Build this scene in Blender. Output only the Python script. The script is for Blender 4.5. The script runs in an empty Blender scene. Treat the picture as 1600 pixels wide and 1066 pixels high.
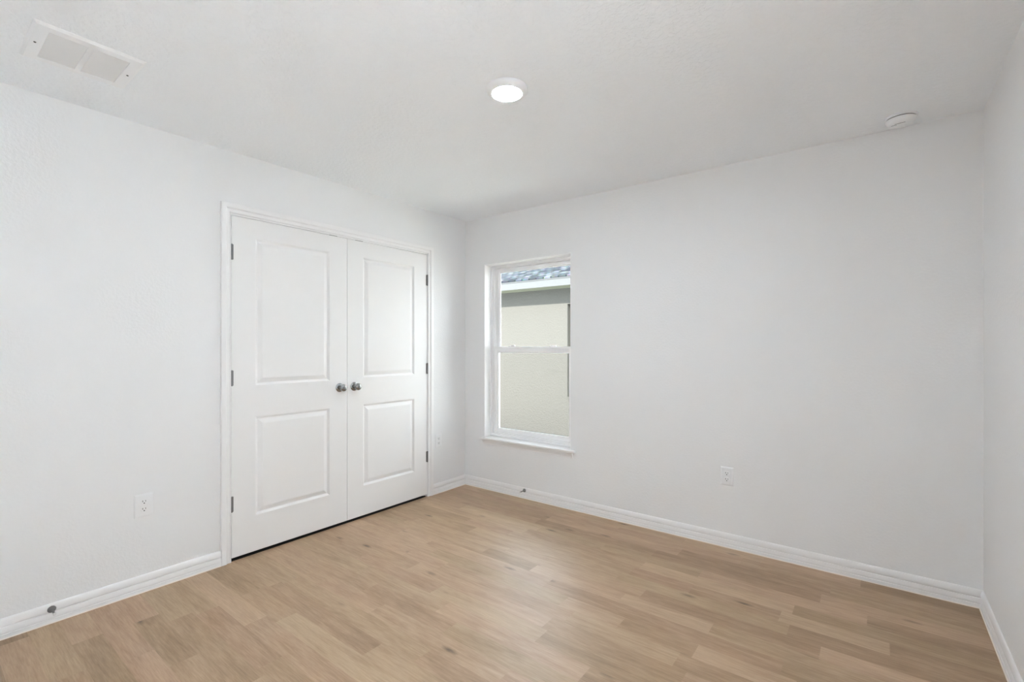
import bpy, bmesh, math, random
from mathutils import Vector, Matrix

S = bpy.context.scene
COL = S.collection
PI = math.pi

# ------------------------------------------------------------------ camera
W, H = 3.456, 2.44            # room width along x, ceiling height
cam_d = bpy.data.cameras.new('camera')
cam = bpy.data.objects.new('camera', cam_d)
COL.objects.link(cam)
cam.location = (3.0449, -3.2479, 1.284)
cam.rotation_euler = (PI / 2, 0, 0.6552)
cam_d.sensor_width = 36.0
cam_d.lens = 743.154 / 1600 * 36.0
cam_d.shift_y = 7.7 / 1600
cam_d.clip_start = 0.02
S.camera = cam

# ------------------------------------------------------------------ world, sun, exposure
SKY_STRENGTH = 6.6
SUN_STRENGTH = 17.0
LAMP_STRENGTH = 310.0
wd = bpy.data.worlds.new('sky'); S.world = wd; wd.use_nodes = True
bg = wd.node_tree.nodes['Background']
bg.inputs[0].default_value = (0.80, 0.90, 1.0, 1)
bg.inputs[1].default_value = SKY_STRENGTH
sun_d = bpy.data.lights.new('sun', 'SUN')
sun_d.energy = SUN_STRENGTH; sun_d.angle = math.radians(0.6); sun_d.color = (1.0, 0.96, 0.90)
sun = bpy.data.objects.new('sun', sun_d); COL.objects.link(sun)
sdir = Vector((-0.35, 1.0, -0.70)).normalized()      # direction the light travels
sun.rotation_euler = sdir.to_track_quat('-Z', 'Y').to_euler()
sun.location = (2, -8, 8)

# spot in an added, unseen landing: fill light for the left wall and ceiling
HALL_FILL_POWER = 4300.0
hd = bpy.data.lights.new('landing_fill_spot', 'SPOT'); hd.spot_size = math.radians(56); hd.spot_blend = .6; hd.shadow_soft_size = .08
hd.energy = HALL_FILL_POWER; hd.color = (.90, .965, 1.0)
hl = bpy.data.objects.new('landing_fill_spot', hd); COL.objects.link(hl)
hl.location = (4.25, -3.15, 2.43)

S.view_settings.view_transform = 'Standard'
S.view_settings.look = 'None'
S.view_settings.gamma = 1.0
S.view_settings.use_curve_mapping = False
S.view_settings.exposure = 0.0
S.cycles.max_bounces = 16
S.cycles.diffuse_bounces = 12
S.cycles.glossy_bounces = 6
S.cycles.transparent_max_bounces = 12
S.cycles.use_denoising = True
S.cycles.sample_clamp_indirect = 0.0

# ------------------------------------------------------------------ materials
def mat(name, color=(.8, .8, .8), rough=.5, metal=0.0, spec=.5):
    m = bpy.data.materials.new(name); m.use_nodes = True
    b = m.node_tree.nodes['Principled BSDF']
    b.inputs['Base Color'].default_value = (*color, 1)
    b.inputs['Roughness'].default_value = rough
    b.inputs['Metallic'].default_value = metal
    b.inputs['Specular IOR Level'].default_value = spec
    return m, m.node_tree, b

def N(nt, kind, **kw):
    n = nt.nodes.new(kind)
    for k, v in kw.items():
        setattr(n, k, v)
    return n

def bump_noise(nt, b, scale, strength, dist, detail=3, ramp=None, stretch=(1, 1, 1)):
    tc = N(nt, 'ShaderNodeTexCoord'); mp = N(nt, 'ShaderNodeMapping')
    mp.inputs['Scale'].default_value = stretch
    nz = N(nt, 'ShaderNodeTexNoise')
    nz.inputs['Scale'].default_value = scale; nz.inputs['Detail'].default_value = detail
    bp = N(nt, 'ShaderNodeBump')
    bp.inputs['Strength'].default_value = strength; bp.inputs['Distance'].default_value = dist
    L = nt.links.new
    L(tc.outputs['Object'], mp.inputs[0]); L(mp.outputs[0], nz.inputs['Vector'])
    if ramp:
        r = N(nt, 'ShaderNodeValToRGB')
        r.color_ramp.elements[0].position = ramp[0]; r.color_ramp.elements[1].position = ramp[1]
        L(nz.outputs['Fac'], r.inputs[0]); L(r.outputs[0], bp.inputs['Height'])
    else:
        L(nz.outputs['Fac'], bp.inputs['Height'])
    L(bp.outputs[0], b.inputs['Normal'])
    return nz

M = {}
M['wall'], nt, b = mat('wall_paint', (.834, .841, .850), .62, spec=.25)
bump_noise(nt, b, 75, .14, .0022, 3, (.42, .62))
M['ceiling'], nt, b = mat('ceiling_paint', (.875, .90, .93), .85, spec=.15)
bump_noise(nt, b, 48, .34, .004, 4, (.46, .58))
M['trim'], nt, b = mat('trim_white_paint', (.86, .86, .865), .36, spec=.45)
bump_noise(nt, b, 30, .03, .001)
M['door'], nt, b = mat('door_white_paint', (.85, .85, .85), .42, spec=.4)
bump_noise(nt, b, 140, .05, .0006, 2)
M['vinyl'], nt, b = mat('window_white_vinyl', (.91, .91, .92), .3, spec=.5)
bump_noise(nt, b, 20, .02, .001)
M['plastic'], nt, b = mat('white_plastic', (.84, .85, .865), .35, spec=.5)
bump_noise(nt, b, 200, .02, .0004)
M['reg'], nt, b = mat('register_white_enamel', (.86, .87, .885), .4, spec=.4)
bump_noise(nt, b, 150, .02, .0004)
M['blade'], nt, b = mat('register_blade_enamel', (.76, .76, .76), .45, spec=.3)
M['dark'], nt, b = mat('dark_recess_shade', (.03, .03, .032), .8, spec=.2)  # near-black colour in place of the shade inside gaps and recesses
bump_noise(nt, b, 60, .05, .001)
M['slotdark'], nt, b = mat('dark_slot', (.10, .10, .10), .6, spec=.2)
M['nickel'], nt, b = mat('brushed_nickel', (.36, .365, .37), .26, 1.0)
nz = bump_noise(nt, b, 60, .05, .0006, 2, None, (1, 1, 14))
M['steel'], nt, b = mat('hinge_satin_steel', (.23, .23, .23), .38, 1.0)
bump_noise(nt, b, 120, .05, .0005)
M['liner'], nt, b = mat('bright_reveal_liner', (.93, .93, .935), .3, spec=.5)  # whiter than the trim so the reveal looks daylit
bump_noise(nt, b, 20, .02, .0005)
M['rubber'], nt, b = mat('white_rubber', (.78, .78, .77), .6)
M['foot_line'], nt, b = mat('cream_foot_line', (.86, .80, .72), .6)
M['landing'], nt, b = mat('pale_bounce_floor', (.74, .74, .74), .5)  # pale floor of the added landing, bounces the fill spot upwards
bump_noise(nt, b, 10, .05, .001)
M['closet'], nt, b = mat('closet_paint', (.45, .45, .45), .7)
bump_noise(nt, b, 75, .1, .002)

# lit lens of the ceiling lamp
m = bpy.data.materials.new('lamp_lens_lit'); m.use_nodes = True; nt = m.node_tree
b = nt.nodes['Principled BSDF']
b.inputs['Base Color'].default_value = (.9, .9, .9, 1)
b.inputs['Emission Color'].default_value = (.86, .95, 1.04, 1)
b.inputs['Emission Strength'].default_value = LAMP_STRENGTH
M['lens'] = m

# thin window glass: sees straight through, reflects a little
m = bpy.data.materials.new('window_glass'); m.use_nodes = True; nt = m.node_tree
for n in list(nt.nodes): nt.nodes.remove(n)
o = N(nt, 'ShaderNodeOutputMaterial'); mx = N(nt, 'ShaderNodeMixShader')
tr = N(nt, 'ShaderNodeBsdfTransparent'); gl = N(nt, 'ShaderNodeBsdfGlossy')
gl.inputs['Roughness'].default_value = .01
tr.inputs[0].default_value = (.97, .985, .98, 1)
fr = N(nt, 'ShaderNodeFresnel'); fr.inputs[0].default_value = 1.18
nt.links.new(fr.outputs[0], mx.inputs[0]); nt.links.new(tr.outputs[0], mx.inputs[1])
nt.links.new(gl.outputs[0], mx.inputs[2]); nt.links.new(mx.outputs[0], o.inputs[0])
M['glass'] = m
# insect screen over the lower half: fine grey mesh, mostly open
m = bpy.data.materials.new('insect_screen_mesh'); m.use_nodes = True; nt = m.node_tree
for n in list(nt.nodes): nt.nodes.remove(n)
o = N(nt, 'ShaderNodeOutputMaterial'); mx = N(nt, 'ShaderNodeMixShader')
tr = N(nt, 'ShaderNodeBsdfTransparent'); df = N(nt, 'ShaderNodeBsdfDiffuse')
df.inputs[0].default_value = (.08, .075, .058, 1)
mx.inputs[0].default_value = .08
nt.links.new(tr.outputs[0], mx.inputs[1]); nt.links.new(df.outputs[0], mx.inputs[2])
nt.links.new(mx.outputs[0], o.inputs[0])
M['screen'] = m

# vinyl plank floor: tone, hue and seed of each printed strip come with the mesh
m, nt, b = mat('oak_plank_floor', (.4, .3, .2), .41, spec=.7)
L = nt.links.new
at = N(nt, 'ShaderNodeAttribute'); at.attribute_name = 'strip'
sep = N(nt, 'ShaderNodeSeparateColor'); L(at.outputs['Color'], sep.inputs[0])
tc = N(nt, 'ShaderNodeTexCoord')
off = N(nt, 'ShaderNodeCombineXYZ')
mul = N(nt, 'ShaderNodeMath', operation='MULTIPLY'); mul.inputs[1].default_value = 37.0
L(sep.outputs[2], mul.inputs[0]); L(mul.outputs[0], off.inputs[0]); L(mul.outputs[0], off.inputs[2])
add = N(nt, 'ShaderNodeVectorMath', operation='ADD')
L(tc.outputs['Object'], add.inputs[0]); L(off.outputs[0], add.inputs[1])
def grain(scale, stretch, detail, rough=.6, dist=0.0):
    mp = N(nt, 'ShaderNodeMapping'); mp.inputs['Scale'].default_value = stretch
    L(add.outputs[0], mp.inputs[0])
    nz = N(nt, 'ShaderNodeTexNoise')
    nz.inputs['Scale'].default_value = scale; nz.inputs['Detail'].default_value = detail
    nz.inputs['Roughness'].default_value = rough; nz.inputs['Distortion'].default_value = dist
    L(mp.outputs[0], nz.inputs['Vector'])
    return nz.outputs['Fac']
g1 = grain(1.0, (1.6, 17, 1), 4, .6, 1.2)      # broad cathedral bands
g2 = grain(1.0, (11, 170, 1), 4, .7, .3)      # fine grain
g3 = grain(1.0, (3.5, 9, 1), 2)                # cloudy patches
def mad(a, k, c):
    n = N(nt, 'ShaderNodeMath', operation='MULTIPLY_ADD')
    L(a, n.inputs[0]); n.inputs[1].default_value = k
    if isinstance(c, float): n.inputs[2].default_value = c
    else: L(c, n.inputs[2])
    return n.outputs[0]
v = mad(sep.outputs[0], .29, 0.365)
v = mad(g1, .55, v); v = mad(g2, .66, v); v = mad(g3, .30, v)      # mean about 0.5+0.57
v = mad(v, 1.0, -.755)
ramp = N(nt, 'ShaderNodeValToRGB')
cr = ramp.color_ramp
cr.elements[0].position = .10; cr.elements[0].color = (.200, .122, .064, 1)
cr.elements[1].position = .92; cr.elements[1].color = (.610, .448, .305, 1)
e = cr.elements.new(.42); e.color = (.375, .250, .149, 1)
e = cr.elements.new(.60); e.color = (.462, .321, .203, 1)
L(v, ramp.inputs[0])
hue = N(nt, 'ShaderNodeMix', data_type='RGBA', blend_type='MULTIPLY')
hue.inputs['Factor'].default_value = 1.0
hr = N(nt, 'ShaderNodeValToRGB')
hr.color_ramp.elements[0].color = (.985, 1.005, .96, 1); hr.color_ramp.elements[1].color = (1.03, .99, 1.0, 1)
L(sep.outputs[1], hr.inputs[0])
L(ramp.outputs[0], hue.inputs['A']); L(hr.outputs[0], hue.inputs['B'])
# knots
mp = N(nt, 'ShaderNodeMapping'); mp.inputs['Scale'].default_value = (3.0, 10.0, 1)
L(add.outputs[0], mp.inputs[0])
dn = N(nt, 'ShaderNodeTexNoise'); dn.inputs['Scale'].default_value = 14.0; dn.inputs['Detail'].default_value = 2
L(mp.outputs[0], dn.inputs['Vector'])
dv = N(nt, 'ShaderNodeVectorMath', operation='MULTIPLY_ADD')
dv.inputs[1].default_value = (.10, .10, 0)
L(dn.outputs['Color'], dv.inputs[0]); L(mp.outputs[0], dv.inputs[2])
vo = N(nt, 'ShaderNodeTexVoronoi'); vo.inputs['Scale'].default_value = 1.0; vo.inputs['Randomness'].default_value = 1.0
L(dv.outputs[0], vo.inputs['Vector'])
kr = N(nt, 'ShaderNodeMapRange'); kr.inputs[1].default_value = .015; kr.inputs[2].default_value = .16
kr.inputs[3].default_value = .30; kr.inputs[4].default_value = 1.0
L(vo.outputs['Distance'], kr.inputs[0])
ksel = N(nt, 'ShaderNodeSeparateColor'); L(vo.outputs['Color'], ksel.inputs[0])
kgt = N(nt, 'ShaderNodeMath', operation='GREATER_THAN'); kgt.inputs[1].default_value = .45
L(ksel.outputs[0], kgt.inputs[0])
kmix = N(nt, 'ShaderNodeMix', data_type='FLOAT'); kmix.inputs['A'].default_value = 1.0
L(kgt.outputs[0], kmix.inputs['Factor']); L(kr.outputs[0], kmix.inputs['B'])
kc = N(nt, 'ShaderNodeMix', data_type='RGBA', blend_type='MULTIPLY'); kc.inputs['Factor'].default_value = 1.0
L(hue.outputs['Result'], kc.inputs['A']); L(kmix.outputs['Result'], kc.inputs['B'])
L(kc.outputs['Result'], b.inputs['Base Color'])
bp = N(nt, 'ShaderNodeBump'); bp.inputs['Strength'].default_value = .12; bp.inputs['Distance'].default_value = .0012
L(g2, bp.inputs['Height']); L(bp.outputs[0], b.inputs['Normal'])
M['floor'] = m

# outside
def stucco(name, c, k=1.0):
    m, nt, b = mat(name, c, .9, spec=.1)
    nz = bump_noise(nt, b, 38, .45, .007 * k, 4, (.40, .66))
    return m
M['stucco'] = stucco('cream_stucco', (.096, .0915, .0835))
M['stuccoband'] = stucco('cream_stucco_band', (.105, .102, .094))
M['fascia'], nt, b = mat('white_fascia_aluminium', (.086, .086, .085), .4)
bump_noise(nt, b, 12, .04, .002)
M['soffit'], nt, b = mat('pale_soffit', (.20, .21, .165), .6)
bump_noise(nt, b, 30, .05, .001)
m, nt, b = mat('grey_asphalt_shingle', (.3, .32, .35), .95, spec=.1)
tc = N(nt, 'ShaderNodeTexCoord'); mp = N(nt, 'ShaderNodeMapping'); mp.inputs['Scale'].default_value = (1, 1, 1)
br = N(nt, 'ShaderNodeTexBrick'); br.offset = .5
br.inputs['Color1'].default_value = (.020, .024, .029, 1); br.inputs['Color2'].default_value = (.092, .102, .112, 1)
br.inputs['Mortar'].default_value = (.010, .012, .015, 1)
br.inputs['Scale'].default_value = 1.0; br.inputs['Mortar Size'].default_value = .012
br.inputs['Brick Width'].default_value = .17; br.inputs['Row Height'].default_value = .14
nz = N(nt, 'ShaderNodeTexNoise'); nz.inputs['Scale'].default_value = 16; nz.inputs['Detail'].default_value = 5
mx = N(nt, 'ShaderNodeMix', data_type='RGBA', blend_type='OVERLAY'); mx.inputs['Factor'].default_value = .7
nt.links.new(tc.outputs['Object'], mp.inputs[0]); nt.links.new(mp.outputs[0], br.inputs['Vector'])
nt.links.new(tc.outputs['Object'], nz.inputs['Vector'])
nt.links.new(br.outputs['Color'], mx.inputs['A']); nt.links.new(nz.outputs['Color'], mx.inputs['B'])
nt.links.new(mx.outputs['Result'], b.inputs['Base Color'])
M['shingle'] = m
m, nt, b = mat('pale_sandy_ground', (.55, .52, .42), .95, spec=.1)
nz = N(nt, 'ShaderNodeTexNoise'); nz.inputs['Scale'].default_value = 5; nz.inputs['Detail'].default_value = 6
r = N(nt, 'ShaderNodeValToRGB')
r.color_ramp.elements[0].position = .35; r.color_ramp.elements[0].color = (.50, .48, .36, 1)
r.color_ramp.elements[1].position = .65; r.color_ramp.elements[1].color = (.72, .69, .60, 1)
nt.links.new(nz.outputs['Fac'], r.inputs[0]); nt.links.new(r.outputs[0], b.inputs['Base Color'])
M['ground'] = m
M['bouncewall'] = stucco('white_bounce_stucco', (.62, .62, .61))  # for the added wall that reflects sunlight indoors
M['mulch'], nt, b = mat('dark_mulch', (.03, .028, .02), .95)
bump_noise(nt, b, 60, .5, .02)
M['darkglass'], nt, b = mat('dark_window_glass', (.06, .07, .06), .08)
bump_noise(nt, b, 3, .02, .002)

# ------------------------------------------------------------------ mesh helpers
def link(name, bm, material, parent=None, smooth=False, loc=None):
    me = bpy.data.meshes.new(name)
    bmesh.ops.recalc_face_normals(bm, faces=bm.faces)
    bm.to_mesh(me); bm.free()
    if material: me.materials.append(material)
    if smooth:
        for p in me.polygons: p.use_smooth = True
        me.set_sharp_from_angle(angle=math.radians(35))
    o = bpy.data.objects.new(name, me); COL.objects.link(o)
    if parent: o.parent = parent
    if loc: o.location = loc
    return o

def box(bm, x0, x1, y0, y1, z0, z1, bev=0.0, seg=2):
    vs = [bm.verts.new((x, y, z)) for x in (x0, x1) for y in (y0, y1) for z in (z0, z1)]
    idx = [(0, 1, 3, 2), (4, 6, 7, 5), (0, 4, 5, 1), (2, 3, 7, 6), (0, 2, 6, 4), (1, 5, 7, 3)]
    fs = [bm.faces.new([vs[i] for i in f]) for f in idx]
    if bev:
        es = list({e for f in fs for e in f.edges})
        bmesh.ops.bevel(bm, geom=es, offset=bev, segments=seg, profile=.5, affect='EDGES')
    return bm

def newbox(*a, **k):
    return box(bmesh.new(), *a, **k)

def lathe(bm, prof, n=40, mat4=Matrix.Identity(4), cap=True):
    """prof: (radius, height) along local z"""
    rings = []
    for r, h in prof:
        if r < 1e-6:
            rings.append([bm.verts.new(mat4 @ Vector((0, 0, h)))])
        else:
            rings.append([bm.verts.new(mat4 @ Vector((r * math.cos(2 * PI * i / n), r * math.sin(2 * PI * i / n), h))) for i in range(n)])
    for a, b_ in zip(rings, rings[1:]):
        for i in range(n):
            j = (i + 1) % n
            if len(a) == 1 and len(b_) == 1: continue
            if len(a) == 1: bm.faces.new((a[0], b_[i], b_[j]))
            elif len(b_) == 1: bm.faces.new((a[i], a[j], b_[0]))
            else: bm.faces.new((a[i], a[j], b_[j], b_[i]))
    for r in (rings[0], rings[-1]):
        if cap and len(r) > 1: bm.faces.new(r)
    return bm

def sweep(bm, prof, origin, u, n, path):
    """prof: list of (a along n, b along u); extruded between two parameter offsets of path vector"""
    p0, p1 = path
    u = Vector(u); n = Vector(n)
    A = [bm.verts.new(Vector(p0) + n * a + u * b) for a, b in prof]
    B = [bm.verts.new(Vector(p1) + n * a + u * b) for a, b in prof]
    k = len(prof)
    for i in range(k):
        j = (i + 1) % k
        bm.faces.new((A[i], A[j], B[j], B[i]))
    bm.faces.new(A); bm.faces.new(list(reversed(B)))
    return bm

def empty(name, loc, label=None, cat=None, kind=None, group=None):
    o = bpy.data.objects.new(name, None); COL.objects.link(o); o.location = loc
    o.empty_display_size = .05
    tag(o, label, cat, kind, group)
    return o

def tag(o, label=None, cat=None, kind=None, group=None):
    if label: o['label'] = label
    if cat: o['category'] = cat
    if kind: o['kind'] = kind
    if group: o['group'] = group
    return o

# ------------------------------------------------------------------ geometry constants
YF = -3.75                      # wall behind the camera
DY0, DY1, DZ = -2.027, -0.469, 2.068       # closet opening
WX0, WX1, WZ0, WZ1 = 0.237, 1.133, 0.466, 2.016   # window opening
T = .13

# floor: every printed strip is a face of one floor mesh
random.seed(11)
SW = .1025
bm = bmesh.new()
lay = bm.loops.layers.float_color.new('strip')
known = {0: [], }
def row_joints(r):
    rng = random.Random(900 + r)
    xs = [-.003]; x = -.14
    x += rng.uniform(.15, .8)
    while x < W + .12:
        xs.append(x); x += rng.choice((rng.uniform(.28, .55), rng.uniform(.55, 1.05), rng.uniform(.7, 1.15)))
    xs.append(W + .14)
    return xs
fixed = {  # row: ([joints], [tones])
    11: ([-.003, .305, 1.05, 1.75, W + .14], [.62, .12, .45, .5]),
    10: ([-.003, .62, 1.35, 2.3, W + .14], [.60, .55, .35, .6]),
    9: ([-.003, .318, .80, 1.6, 2.5, W + .14], [.66, .25, .42, .5, .4]),
    12: ([-.003, .557, 1.3, W + .14], [.55, .30, .5]),
    3: ([-.003, .5, 1.55, 2.2, W + .14], [.5, .62, .30, .5]),
    1: ([-.003, .906, 1.5, 2.6, W + .14], [.6, .35, .55, .4]),
    0: ([-.003, .7, 1.35, 2.136, 2.9, W + .14], [.5, .6, .8, .25, .5]),
    -1: ([-.003, .55, 1.2, 1.865, 2.5, W + .14], [.5, .45, .85, .22, .5]),
    -2: ([-.003, .9, 1.83, 2.45, W + .14], [.5, .75, .3, .5]),
    -13: ([-.003, .45, 1.1, 2.07, 2.85, W + .14], [.5, .35, .62, .12, .4]),
    -14: ([-.003, .8, 1.6, 2.4, W + .14], [.5, .5, .5, .35]),
    -8: ([-.003, .8, 1.9, 2.725, W + .14], [.3, .6, .55, .15]),
}
r0 = int(math.floor((-.14 - 1.55) / SW)); r1 = int(math.ceil((3.9 - 1.55) / SW))
for r in range(r0, r1):
    ya, yb = -(1.55 + r * SW), -(1.55 + (r + 1) * SW)
    if r in fixed: xs, tones = fixed[r]
    else:
        xs = row_joints(r); rg = random.Random(70 + r)
        tones = [min(1, max(0, rg.gauss(.47, .26))) for _ in xs]
    rg = random.Random(5000 + r)
    for i in range(len(xs) - 1):
        f = bm.faces.new([bm.verts.new(p) for p in ((xs[i], yb, 0), (xs[i + 1], yb, 0), (xs[i + 1], ya, 0), (xs[i], ya, 0))])
        c = (tones[i], rg.random(), rg.random(), 1)
        for l in f.loops: l[lay] = c
me = bpy.data.meshes.new('floor'); bm.to_mesh(me); bm.free(); me.materials.append(M['floor'])
fl = bpy.data.objects.new('floor', me); COL.objects.link(fl); tag(fl, kind='structure')

# ceiling
o = link('ceiling', newbox(-.9, W + T, YF - T, .03, H, H + .22), M['ceiling']); tag(o, kind='structure')

# walls
bm = bmesh.new()
box(bm, -.115, 0, YF, DY0 - .02, 0, H); box(bm, -.115, 0, DY1 + .02, 0, 0, H); box(bm, -.115, 0, DY0 - .02, DY1 + .02, DZ + .02, H)
o = link('wall_left', bm, M['wall']); tag(o, kind='structure')
bm = bmesh.new()
box(bm, -.9, WX0, 0, T + .05, 0, H); box(bm, WX1, W + T, 0, T + .05, 0, H)
box(bm, WX0, WX1, 0, T + .05, WZ1, H); box(bm, WX0, WX1, 0, T + .05, 0, WZ0 - .004)
o = link('wall_back', bm, M['wall']); tag(o, kind='structure')
HY0, HY1, HZ, HX = -3.60, -2.75, 2.07, 5.3        # added doorway that lets the fill light in, far side of the added landing
bm = bmesh.new()
box(bm, W, W + T, HY1, 0, 0, H); box(bm, W, W + T, YF, HY0, 0, H); box(bm, W, W + T, HY0, HY1, HZ, H)
o = link('wall_right', bm, M['wall']); tag(o, kind='structure')
bm = bmesh.new()  # added landing, out of view, encloses the fill spot
box(bm, HX, HX + .1, -4.4, -2.0, 0, H); box(bm, W + T, HX, -2.0, -1.9, 0, H); box(bm, W + T, HX, -4.5, -4.4, 0, H)
box(bm, W, W + T, -4.4, YF - T, 0, H)
o = link('wall_landing_added', bm, M['wall']); tag(o, kind='structure')
o = link('floor_landing_added', newbox(W + T + .01, HX, -4.4, -2.0, -.1, 0), M['landing']); tag(o, kind='structure')
o = link('ceiling_landing_added', newbox(W + T, HX, -4.5, -1.9, H, H + .22), M['ceiling']); tag(o, kind='structure')
o = link('wall_front', newbox(-.9, W + T, YF - T, YF, 0, H), M['wall']); tag(o, kind='structure')
# closet behind the doors
bm = bmesh.new()
box(bm, -.9, -.80, YF, 0, 0, H); box(bm, -.80, -.115, -2.35, -2.25, 0, H); box(bm, -.80, -.115, -.25, -.15, 0, H)
o = link('wall_closet', bm, M['closet']); tag(o, kind='structure')
o = link('floor_closet', newbox(-.80, -.003, -2.25, -.25, -.05, 0), M['dark']); tag(o, kind='structure')  # floor coloured near black to stand in for shade under the doors

# baseboards
BB = [(0, 0), (.0145, 0), (.0145, .0190), (.0118, .0205), (.0118, .0235), (.0136, .0250), (.0134, .032), (.0118, .042), (.0102, .0475),
      (.0060, .0490), (.0060, .0520), (.0112, .0545), (.0120, .058), (.0118, .066), (.0105, .074), (.0082, .0815), (.0050, .0865), (.0015, .0885), (0, .0885)]
def baseboard(name, p0, p1, n):
    bm = bmesh.new(); sweep(bm, BB, p0, (0, 0, 1), n, (p0, p1))
    o = link(name, bm, M['trim']); tag(o, kind='structure')
    nv = Vector(n) * .0145
    q0, q1 = Vector(p0) + nv, Vector(p1) + nv
    bm = bmesh.new(); sweep(bm, [(0, 0), (.0035, 0), (.0022, .002), (0, .0036)], q0, (0, 0, 1), n, (q0, q1))
    c = link('cream_line', bm, M['foot_line'], o)  # thin cream line along the foot of the baseboard
    return o
baseboard('baseboard_left', (0, YF, 0), (0, -2.083, 0), (1, 0, 0))
baseboard('baseboard_left', (0, -.413, 0), (0, 0, 0), (1, 0, 0))
baseboard('baseboard_back', (0, 0, 0), (W, 0, 0), (0, -1, 0))
baseboard('baseboard_right', (W, HY1 + .06, 0), (W, 0, 0), (-1, 0, 0))
baseboard('baseboard_front', (0, YF, 0), (W, YF, 0), (0, 1, 0))

# ------------------------------------------------------------------ door casing (mitred) with jamb
# across the casing: distance from the inner edge -> projection from the wall
CP = [(0, 0), (0, .0065), (.0035, .0098), (.0075, .0112), (.0095, .0085), (.020, .0088), (.0245, .0095), (.0285, .0158), (.0325, .0176), (.047, .0176), (.053, .0170), (.0565, .0145), (.057, 0)]
def casing_bm(y0, y1, z1):
    bm = bmesh.new()
    rows = []
    for a, pr in CP:
        pts = [(pr, y0 - a, 0), (pr, y0 - a, z1 + a), (pr, y1 + a, z1 + a), (pr, y1 + a, 0)]
        rows.append([bm.verts.new(p) for p in pts])
    k = len(rows)
    for i in range(k):
        j = (i + 1) % k
        for s in range(3):
            bm.faces.new((rows[i][s], rows[i][s + 1], rows[j][s + 1], rows[j][s]))
    bm.faces.new([r[0] for r in rows]); bm.faces.new([r[3] for r in reversed(rows)])
    return bm
tr = empty('trim_1', (0, (DY0 + DY1) / 2, 0), kind='structure')
def child(name, bm, m, parent, smooth=False):
    o = link(name, bm, m, parent, smooth)
    # meshes are written in world coordinates; undo the parent's place
    p = parent
    off = Vector((0, 0, 0))
    while p is not None:
        off += Vector(p.location); p = p.parent
    o.location = -off
    return o
CY0, CY1, CZ = -2.026, -0.470, 2.073
child('door_casing', casing_bm(CY0, CY1, CZ), M['trim'], tr)
bm = bmesh.new()
JY0, JY1, JZ = -2.0235, -0.4725, 2.0645     # inside faces of the jamb
box(bm, -.115, -.0005, JY0 - .018, JY0, 0, JZ + .018); box(bm, -.115, -.0005, JY1, JY1 + .018, 0, JZ + .018)
box(bm, -.115, -.0005, JY0, JY1, JZ, JZ + .018)
box(bm, -.075, -.040, JY0, JY0 + .011, 0, JZ); box(bm, -.075, -.040, JY1 - .011, JY1, 0, JZ); box(bm, -.075, -.040, JY0 + .011, JY1 - .011, JZ - .011, JZ)
child('door_jamb', bm, M['trim'], tr)
for ya, yb in ((-1.381, -1.324), (-1.172, -1.111)):
    child('strike_plate', newbox(-.030, -.0015, ya, yb, JZ - .0022, JZ - .0002), M['slotdark'], tr)

# ------------------------------------------------------------------ closet doors
def door_leaf(y0, y1, z0, z1, panels):
    """slab in the y-z plane, face at x=-.001, panels: (ya,yb,za,zb)"""
    bm = bmesh.new()
    X = -.001
    ring = [(0, 0), (.0025, -.0010), (.0130, -.0112), (.0150, -.0118), (.0175, -.0118), (.0200, -.0108), (.0400, -.0024), (.0440, -.0012), (.0465, -.0010)]
    pa = panels
    ys = sorted({y0, y1, pa[0][0], pa[0][1]})
    zs = sorted({z0, z1} | {p[2] for p in pa} | {p[3] for p in pa})
    for i in range(len(ys) - 1):
        for j in range(len(zs) - 1):
            a, b_, c, d = ys[i], ys[i + 1], zs[j], zs[j + 1]
            if any(abs(a - p[0]) < 1e-6 and abs(c - p[2]) < 1e-6 for p in pa):
                prev = None
                for w, dx in ring:
                    q = [bm.verts.new((X + dx, yy, zz)) for yy, zz in ((a + w, c + w), (b_ - w, c + w), (b_ - w, d - w), (a + w, d - w))]
                    if prev:
                        for s in range(4):
                            bm.faces.new((prev[s], prev[(s + 1) % 4], q[(s + 1) % 4], q[s]))
                    prev = q
                bm.faces.new(prev)
            else:
                bm.faces.new([bm.verts.new((X, yy, zz)) for yy, zz in ((a, c), (b_, c), (b_, d), (a, d))])
    XB = -.036
    for q in (((y0, z0), (y1, z0)), ((y1, z0), (y1, z1)), ((y1, z1), (y0, z1)), ((y0, z1), (y0, z0))):
        (a, c), (b_, d) = q
        bm.faces.new([bm.verts.new(p) for p in ((X, a, c), (X, b_, d), (XB, b_, d), (XB, a, c))])
    bm.faces.new([bm.verts.new((XB, yy, zz)) for yy, zz in ((y0, z0), (y1, z0), (y1, z1), (y0, z1))])
    bmesh.ops.remove_doubles(bm, verts=bm.verts, dist=1e-5)
    return bm

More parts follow.
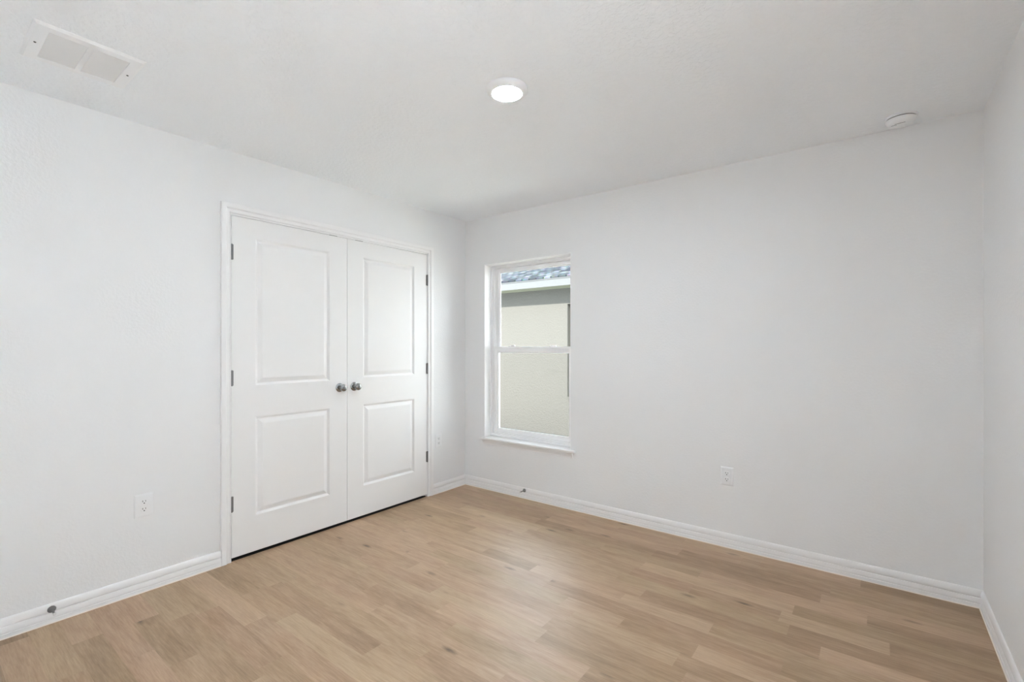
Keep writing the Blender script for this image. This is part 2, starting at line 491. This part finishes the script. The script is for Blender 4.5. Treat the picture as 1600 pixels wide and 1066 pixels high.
KN = [(0, -.0005), (.0305, -.0005), (.0318, .002), (.0312, .0055), (.0275, .0085), (.0200, .0105), (.0135, .0120), (.0115, .016), (.0108, .024), (.0118, .030),
      (.0160, .0345), (.0215, .0385), (.0248, .0440), (.0255, .0500), (.0248, .0560), (.0222, .0610), (.0180, .0640), (.0100, .0660), (0, .0668)]
RX = Matrix.Rotation(PI / 2, 4, 'Y')         # local z -> world +x
def knob_bm(part, y, z):
    bm = bmesh.new()
    t = Matrix.Translation((0, y, z)) @ RX
    prof = KN[:9] if part == 'rose' else KN[8:]
    lathe(bm, prof, 48, t, cap=False)
    return bm
def hinge(parent, yk, z, side):
    """side=+1 door lies towards +y"""
    h = .089
    bm = bmesh.new()
    t = Matrix.Translation((.0052, yk, z))
    lathe(bm, [(0, -h / 2 - .004), (.0028, -h / 2 - .003), (.0042, -h / 2 - .001), (.0060, -h / 2), (.0060, h / 2), (.0042, h / 2 + .001), (.0028, h / 2 + .003), (0, h / 2 + .004)], 20, t)
    for k in range(1, 5):
        zz = z - h / 2 + h * k / 5
        lathe(bm, [(.0055, -.0006), (.0062, -.0003), (.0062, .0003), (.0055, .0006)], 20, Matrix.Translation((.0052, yk, zz)))
    hg = child('hinge', bm, M['steel'], parent, True)
    a, b_ = (yk, yk + .0105) if side > 0 else (yk - .0105, yk)
    child('hinge_leaf', newbox(-.0008, .0012, min(a, b_), max(a, b_), z - h / 2, z + h / 2), M['steel'], hg)
    a, b_ = (yk - .0045, yk) if side > 0 else (yk, yk + .0045)
    child('hinge_leaf', newbox(-.0004, .0012, a, b_, z - h / 2, z + h / 2), M['steel'], hg)
    return hg
leafs = [('door_1', -2.0205, -1.2455, [(-1.884, -1.381, .238, .847), (-1.884, -1.381, 1.040, 1.947)], -1.306, -2.0220, +1),
         ('door_2', -1.2425, -.4755, [(-1.108, -.612, .238, .847), (-1.108, -.612, 1.047, 1.945)], -1.187, -.4740, -1)]
for nm, y0, y1, pan, ky, hy, sd in leafs:
    d = empty(nm, (0, (y0 + y1) / 2, 0), kind='structure')
    child('door_panel', door_leaf(y0, y1, .019, 2.0612, pan), M['door'], d)
    kn = child('door_knob', knob_bm('head', ky, .987), M['nickel'], d, True)
    rs = child('rose_plate', knob_bm('rose', ky, .987), M['nickel'], kn, True)
    for z in (1.844, 1.092, .341):
        hinge(d, hy, z, sd)

# ------------------------------------------------------------------ window
wn = empty('window_1', ((WX0 + WX1) / 2, 0, WZ0), kind='structure')
FD0, FD1 = .080, .165
fx = .030                                    # frame jamb width
bm = bmesh.new()
for a, b_ in ((WX0, WX0 + fx), (WX1 - fx, WX1)):
    box(bm, a, b_, FD0 + .014, FD1, WZ0, WZ1)
# slim front lip
box(bm, WX0, WX0 + .014, FD0, FD0 + .014, WZ0, WZ1, .0015, 1); box(bm, WX1 - .014, WX1, FD0, FD0 + .014, WZ0, WZ1, .0015, 1)
box(bm, WX0 + .014, WX1 - .014, FD0, FD0 + .014, WZ1 - .014, WZ1, .0015, 1)
box(bm, WX0 + fx, WX1 - fx, FD0 + .014, FD1, WZ1 - .030, WZ1)
box(bm, WX0 + .014, WX1 - .014, FD0, FD0 + .014, WZ0, WZ0 + .022, .002, 1)
box(bm, WX0 + fx, WX1 - fx, FD0 + .014, FD1, WZ0, WZ0 + .034)
# jamb parting beads
for a, b_ in ((WX0 + fx, WX0 + fx + .008), (WX1 - fx - .008, WX1 - fx)):
    box(bm, a, b_, .1215, .1265, WZ0 + .034, WZ1 - .03)
child('window_frame', bm, M['vinyl'], wn, False)
# added boards lining the opening, extra white to stand in for daylight there
bm = bmesh.new()
for a, b_ in ((WX0, WX0 + .004), (WX1 - .004, WX1)):
    box(bm, a, b_, -.0008, FD0, WZ0, WZ1)
box(bm, WX0 + .004, WX1 - .004, -.0008, FD0, WZ1 - .004, WZ1)
child('jamb_liner', bm, M['liner'], wn)
def sash(x0, x1, z0, z1, y0, y1, st, rb, rt, glassname):
    bm = bmesh.new()
    box(bm, x0, x0 + st, y0, y1, z0, z1, .0025, 2); box(bm, x1 - st, x1, y0, y1, z0, z1, .0025, 2)
    box(bm, x0 + st - .002, x1 - st + .002, y0, y1, z0, z0 + rb, .0025, 2)
    box(bm, x0 + st - .002, x1 - st + .002, y0, y1, z1 - rt, z1, .0025, 2)
    # glazing bead, stepped back
    gb = .007; yy0, yy1 = y0 + .006, y1 - .004
    box(bm, x0 + st, x0 + st + gb, yy0, yy1, z0 + rb, z1 - rt); box(bm, x1 - st - gb, x1 - st, yy0, yy1, z0 + rb, z1 - rt)
    box(bm, x0 + st + gb, x1 - st - gb, yy0, yy1, z0 + rb, z0 + rb + gb); box(bm, x0 + st + gb, x1 - st - gb, yy0, yy1, z1 - rt - gb, z1 - rt)
    s = child('sash', bm, M['vinyl'], wn, True)
    ym = (y0 + y1) / 2 + .005
    child('pane', newbox(x0 + st + .002, x1 - st - .002, ym - .0015, ym + .0015, z0 + rb + .002, z1 - rt - .002), M['glass'], s)
    return s
lx0, lx1 = WX0 + fx + .002, WX1 - fx - .002
lower = sash(lx0, lx1, WZ0 + .036, 1.279, .0965, .1205, .040, .034, .050, 'lower')
upper = sash(lx0, lx1, 1.232, WZ1 - .031, .128, .150, .036, .034, .030, 'upper')
# sash lock on the meeting rail and its raised lip
bm = bmesh.new()
box(bm, lx0 + .004, lx1 - .004, .092, .0975, 1.262, 1.2675, .001, 1)
child('lift_rail', bm, M['vinyl'], lower)
for xc in (.47, .90):
    bm = bmesh.new(); box(bm, xc - .028, xc + .028, .100, .119, 1.279, 1.288, .003, 2)
    box(bm, xc - .006, xc + .030, .094, .106, 1.286, 1.292, .002, 1)
    child('sash_lock', bm, M['vinyl'], lower, True)
child('insect_screen', newbox(lx0 + .01, lx1 - .01, .1585, .1590, WZ0 + .034, 1.25), M['screen'], wn)
bm = bmesh.new()
box(bm, lx0, lx0 + .018, .155, .162, WZ0 + .034, 1.262); box(bm, lx1 - .018, lx1, .155, .162, WZ0 + .034, 1.262)
box(bm, lx0 + .018, lx1 - .018, .155, .162, 1.244, 1.262); box(bm, lx0 + .018, lx1 - .018, .155, .162, WZ0 + .034, WZ0 + .052)
child('screen_frame', bm, M['vinyl'], wn)
# stool (sill board with rounded nose) and apron below it
bm = bmesh.new()
box(bm, WX0 + .001, WX1 - .001, -.001, FD0, WZ0 - .019, WZ0)
box(bm, .196, 1.176, -.030, -.0005, WZ0 - .019, WZ0, .0045, 3)
child('window_sill', bm, M['trim'], wn, True)
AP = [(0, 0), (.0040, 0), (.0060, .0025), (.0065, .008), (.0090, .014), (.0150, .024), (.0205, .034), (.0225, .0425), (0, .0425)]
bm = bmesh.new()
sweep(bm, AP, None, (0, 0, 1), (0, -1, 0), ((.224, 0, WZ0 - .0615), (1.150, 0, WZ0 - .0615)))
child('apron', bm, M['trim'], wn)

# ------------------------------------------------------------------ duplex outlets
def outlet(name, loc, rot, label, w=.078, h=.120):
    """built in local space: plate in the x-z plane, facing -y"""
    r = empty(name, loc, label, 'outlet', group='white duplex wall outlets'); r.rotation_euler = (0, 0, rot)
    bm = bmesh.new()
    D = .0062
    prof = [(0, 0), (.0005, -.003), (.006, -D + .0008), (.010, -D)]
    prev = None
    for ins, d in prof:
        q = [bm.verts.new((sx * (w / 2 - ins), d, sz * (h / 2 - ins))) for sx, sz in ((-1, -1), (1, -1), (1, 1), (-1, 1))]
        if prev:
            for s in range(4): bm.faces.new((prev[s], prev[(s + 1) % 4], q[(s + 1) % 4], q[s]))
        else: bm.faces.new(list(reversed(q)))
        prev = q
    bm.faces.new(prev)
    link('cover_plate', bm, M['plastic'], r)
    bm = bmesh.new()
    lathe(bm, [(.0030, -.0002), (.0030, .0009), (.0022, .0014), (0, .0015)], 16, Matrix.Translation((0, -D, 0)) @ Matrix.Rotation(PI / 2, 4, 'X'))
    link('screw', bm, M['plastic'], r, True)
    for s in (-1, 1):
        zc = s * .0195
        bm = bmesh.new()
        # rounded face with flat top and bottom
        pts = []
        R_ = .0168; hh = .0142
        for k in range(48):
            a = 2 * PI * k / 48
            pts.append((R_ * math.cos(a), max(-hh, min(hh, R_ * math.sin(a)))))
        lo = [bm.verts.new((x, -D + .0008, zc + z)) for x, z in pts]
        mi = [bm.verts.new((x, -D - .0014, zc + z)) for x, z in pts]
        hi = [bm.verts.new((x * .94, -D - .0021, zc + z * .94)) for x, z in pts]
        for A, B in ((lo, mi), (mi, hi)):
            for k in range(48): bm.faces.new((A[k], A[(k + 1) % 48], B[(k + 1) % 48], B[k]))
        bm.faces.new(hi)
        f = link('receptacle', bm, M['plastic'], r)
        bm = bmesh.new()
        y1, y0 = -D - .0018, -D - .0024
        box(bm, -.0078, -.0050, y0, y1, zc - .0005, zc + .0080); box(bm, .0050, .0074, y0, y1, zc + .0005, zc + .0075)
        lathe(bm, [(.0030, 0), (.0030, .0006)], 14, Matrix.Translation((0, y1, zc - .0068)) @ Matrix.Rotation(PI / 2, 4, 'X'))
        link('socket_slots', bm, M['slotdark'], f)
    return r
outlet('wall_outlet', (0, -2.4485, .450), PI / 2, 'white duplex outlet low on the left wall, left of the closet doors', .083, .121)
outlet('wall_outlet', (0, -.3430, .455), PI / 2, 'white duplex outlet between the closet casing and the far room corner', .073, .114)
outlet('wall_outlet', (2.2825, 0, .4505), 0, 'white duplex outlet low on the window wall, right of the window', .077, .118)

# ------------------------------------------------------------------ door stops on the baseboards
def doorstop(loc, rot, label):
    r = empty('door_stop', loc, label, 'door stop', group='baseboard door stops'); r.rotation_euler = (0, 0, rot)
    t = Matrix.Rotation(PI / 2, 4, 'X')      # local z -> -y
    bm = bmesh.new()
    lathe(bm, [(0, -.001), (.0150, -.001), (.0155, .002), (.0140, .006), (.0095, .012), (.0055, .017), (0, .0175)], 28, t)
    link('base', bm, M['steel'], r, True)
    bm = bmesh.new()
    prof = [(.0, .016)]
    n = 26
    for k in range(n + 1):
        prof.append((.0034 + (.0006 if k % 2 else 0), .016 + .048 * k / n))
    prof.append((0, .0645))
    lathe(bm, prof, 16, t)
    link('rod', bm, M['steel'], r, True)
    bm = bmesh.new()
    lathe(bm, [(0, .062), (.0052, .062), (.0060, .064), (.0060, .070), (.0045, .073), (0, .0738)], 20, t)
    link('rubber_tip', bm, M['rubber'], r, True)
doorstop((.011, -2.800, .064), PI / 2, 'small metal door stop on the left baseboard near the photo edge')
doorstop((.690, -.011, .068), 0, 'small metal door stop on the baseboard below the window')

# ------------------------------------------------------------------ ceiling fixtures
lm = empty('ceiling_light', (1.724, -1.566, H), 'round white flush disc light, switched on, in the ceiling', 'ceiling light')
bm = bmesh.new()
lathe(bm, [(.0935, .001), (.0940, -.004), (.0925, -.010), (.0880, -.0165), (.0820, -.0215), (.0720, -.0245), (.0675, -.0235), (.0655, -.0200)], 72, cap=False)
link('lamp_rim', bm, M['plastic'], lm, True)
bm = bmesh.new()
lathe(bm, [(.0658, -.0195), (.0635, -.0225), (.052, -.0245), (.035, -.0258), (0, -.0264)], 72, cap=False)
link('lamp_lens', bm, M['lens'], lm, True)

sd = empty('smoke_detector', (3.139, -.150, H), 'round white smoke detector on the ceiling near the right corner', 'smoke detector')
bm = bmesh.new()
lathe(bm, [(0, .001), (.0655, .001), (.0665, -.002), (.0660, -.0085), (.0635, -.0100), (0, -.0100)], 64)
link('base_ring', bm, M['plastic'], sd, True)
bm = bmesh.new()
lathe(bm, [(0, -.0095), (.0590, -.0095), (.0590, -.0140), (0, -.0140)], 64)
link('vent_gap', bm, M['dark'], sd, True)
bm = bmesh.new()
lathe(bm, [(0, -.0135), (.0610, -.0135), (.0625, -.0155), (.0610, -.0230), (.0560, -.0330), (.0480, -.0390), (.0400, -.0405), (0, -.0410)], 64)
hb = link('housing', bm, M['plastic'], sd, True)
bm = bmesh.new()
for k in range(3):
    a = math.radians(200 + 40 * k)
    x, y = .030 * math.cos(a), .030 * math.sin(a)
    box(bm, x - .011, x + .011, y - .0012, y + .0012, -.0414, -.0404)
link('sounder_slots', bm, M['slotdark'], hb)
bm = bmesh.new()
lathe(bm, [(0, -.0400), (.0120, -.0400), (.0120, -.0418), (.0105, -.0426), (0, -.0428)], 32, Matrix.Translation((.012, .014, 0)))
link('test_button', bm, M['plastic'], hb, True)

# air register: y is its long way
RX0, RX1, RY0, RY1 = .362, .686, -2.946, -2.618
vt = empty('air_vent', ((RX0 + RX1) / 2, (RY0 + RY1) / 2, H), 'white ceiling air register with two louvred openings above the left wall', 'air vent')
PZ = H - .0085
GA, GB = (-2.900, -2.790), (-2.772, -2.662)
GX = (.404, .642)
bm = bmesh.new()
# face plate with two holes
ys = [RY0 + .010, GA[0], GA[1], GB[0], GB[1], RY1 - .010]; xs = [RX0 + .010, GX[0], GX[1], RX1 - .010]
for i in range(5):
    for j in range(3):
        if j == 1 and i in (1, 3): continue
        bm.faces.new([bm.verts.new((x, y, PZ)) for x, y in ((xs[j], ys[i]), (xs[j + 1], ys[i]), (xs[j + 1], ys[i + 1]), (xs[j], ys[i + 1]))])
ra = [(RX0 + .010, RY0 + .010), (RX1 - .010, RY0 + .010), (RX1 - .010, RY1 - .010), (RX0 + .010, RY1 - .010)]
rb_ = [(RX0, RY0), (RX1, RY0), (RX1, RY1), (RX0, RY1)]
for s in range(4):
    a, b_ = ra[s], ra[(s + 1) % 4]; c, d = rb_[s], rb_[(s + 1) % 4]
    bm.faces.new([bm.verts.new(p) for p in ((*a, PZ), (*b_, PZ), (*d, H - .0015), (*c, H - .0015))])
    bm.faces.new([bm.verts.new(p) for p in ((*c, H - .0015), (*d, H - .0015), (*d, H), (*c, H))])
for g in (GA, GB):
    q = [(GX[0], g[0]), (GX[1], g[0]), (GX[1], g[1]), (GX[0], g[1])]
    for s in range(4):
        a, b_ = q[s], q[(s + 1) % 4]
        bm.faces.new([bm.verts.new(p) for p in ((*a, PZ), (*b_, PZ), (*b_, H - .0005), (*a, H - .0005))])
bmesh.ops.remove_doubles(bm, verts=bm.verts, dist=1e-5)
child('face_plate', bm, M['reg'], vt)
for g in (GA, GB):
    bm = bmesh.new()
    n = 30; p = (GX[1] - GX[0]) / n
    for k in range(n):
        x = GX[0] + (k + .5) * p
        w2, t2 = .0028, .0004
        a = [( -w2, -.0024), (-w2 + t2 * 1.6, -.0030), (w2, .0024), (w2 - t2 * 1.6, .0030)]
        A = [bm.verts.new((x + u, g[0] + .0002, H - .0046 + v)) for u, v in a]
        B = [bm.verts.new((x + u, g[1] - .0002, H - .0046 + v)) for u, v in a]
        for s in range(4): bm.faces.new((A[s], A[(s + 1) % 4], B[(s + 1) % 4], B[s]))
        bm.faces.new(A); bm.faces.new(list(reversed(B)))
    lv = child('louvre_grille', bm, M['blade'], vt)
    child('duct_backing', newbox(GX[0] + .001, GX[1] - .001, g[0] + .001, g[1] - .001, H - .0012, H - .0004), M['dark'], lv)
for sx, sy in ((.524, -2.922), (.522, -2.642)):
    bm = bmesh.new()
    lathe(bm, [(.0042, 0), (.0042, -.0008), (.0030, -.0020), (0, -.0024)], 18, Matrix.Translation((sx, sy, PZ)))
    child('screw', bm, M['slotdark'], vt, True)

# ------------------------------------------------------------------ outside: neighbouring house and ground
GZ = -.49
g = link('ground', newbox(-14, 14, .30, 30, GZ - .2, GZ), M['ground']); tag(g, kind='structure')
m = link('planting_bed', newbox(-11, .95, 4.25, 4.8, GZ - .02, GZ + .012), M['mulch']); tag(m, kind='structure')
# outside face and footing of our own house
o = link('foundation', newbox(-.9, W + T, 0.0, T + .05, GZ, -.001), M['stuccoband']); tag(o, kind='structure')

hs = empty('neighbour_house', (-1, 4.8, GZ), 'cream stucco house with white fascia and grey shingle roof seen through the window', 'house')
NX0, NX1, NY = -1.76, -.85, 4.8
bm = bmesh.new()
SZ = 2.42
box(bm, -11, NX0, NY, NY + .2, GZ, SZ); box(bm, NX1, .95, NY, NY + .2, GZ, SZ)
box(bm, NX0, NX1, NY, NY + .2, 2.105, SZ); box(bm, NX0, NX1, NY, NY + .2, GZ, .29)
child('house_wall', bm, M['stucco'], hs)
bm = bmesh.new()
for a in ((NX0 - .012, NX0, .28, 2.115), (NX1, NX1 + .012, .28, 2.115)):
    box(bm, a[0], a[1], NY - .018, NY, a[2], a[3])
box(bm, NX0, NX1, NY - .018, NY, 2.105, 2.115); box(bm, NX0, NX1, NY - .018, NY, .28, .29)
child('window_surround', bm, M['stuccoband'], hs)
wf = bmesh.new()
for a in ((NX0, NX0 + .04, .29, 2.105), (NX1 - .04, NX1, .29, 2.105)):
    box(wf, a[0], a[1], NY + .10, NY + .16, a[2], a[3])
box(wf, NX0 + .04, NX1 - .04, NY + .10, NY + .16, 2.065, 2.105); box(wf, NX0 + .04, NX1 - .04, NY + .10, NY + .16, .29, .33)
box(wf, NX0 + .04, NX1 - .04, NY + .10, NY + .16, 1.18, 1.23)
wfo = child('house_window', wf, M['darkglass'], hs)
child('pane', newbox(NX0 + .04, NX1 - .04, NY + .12, NY + .13, .33, 2.065), M['darkglass'], wfo)
# added white wall, out of view, reflects sunlight through the window into the room
bm = bmesh.new()
box(bm, .95, 4.9, 4.0, 4.15, GZ, 5.2); box(bm, .95, 1.10, 4.15, 4.8, GZ, 5.2)
child('white_bounce_wall', bm, M['bouncewall'], hs)
FY = 4.40
child('fascia', newbox(-11, 0.95, FY - .022, FY, SZ - .002, SZ + .150), M['fascia'], hs)
child('soffit', newbox(-11, 0.95, FY, NY + .2, SZ, SZ + .02), M['soffit'], hs)
# drip edge and roof slope (5 in 12)
child('drip_edge', newbox(-11, 0.95, FY - .034, FY - .0225, SZ + .135, SZ + .166), M['fascia'], hs)
bm = bmesh.new(); k = 5 / 12; run = 5.0
y0_, z0_ = FY - .045, SZ + .156
q = [(-11, y0_, z0_), (.95, y0_, z0_), (.95, y0_ + run, z0_ + run * k), (-11, y0_ + run, z0_ + run * k)]
lo = [bm.verts.new((x, y, z)) for x, y, z in q]; hi = [bm.verts.new((x, y, z + .03)) for x, y, z in q]
bm.faces.new(lo); bm.faces.new(list(reversed(hi)))
for s in range(4): bm.faces.new((lo[s], lo[(s + 1) % 4], hi[(s + 1) % 4], hi[s]))
child('roof', bm, M['shingle'], hs)
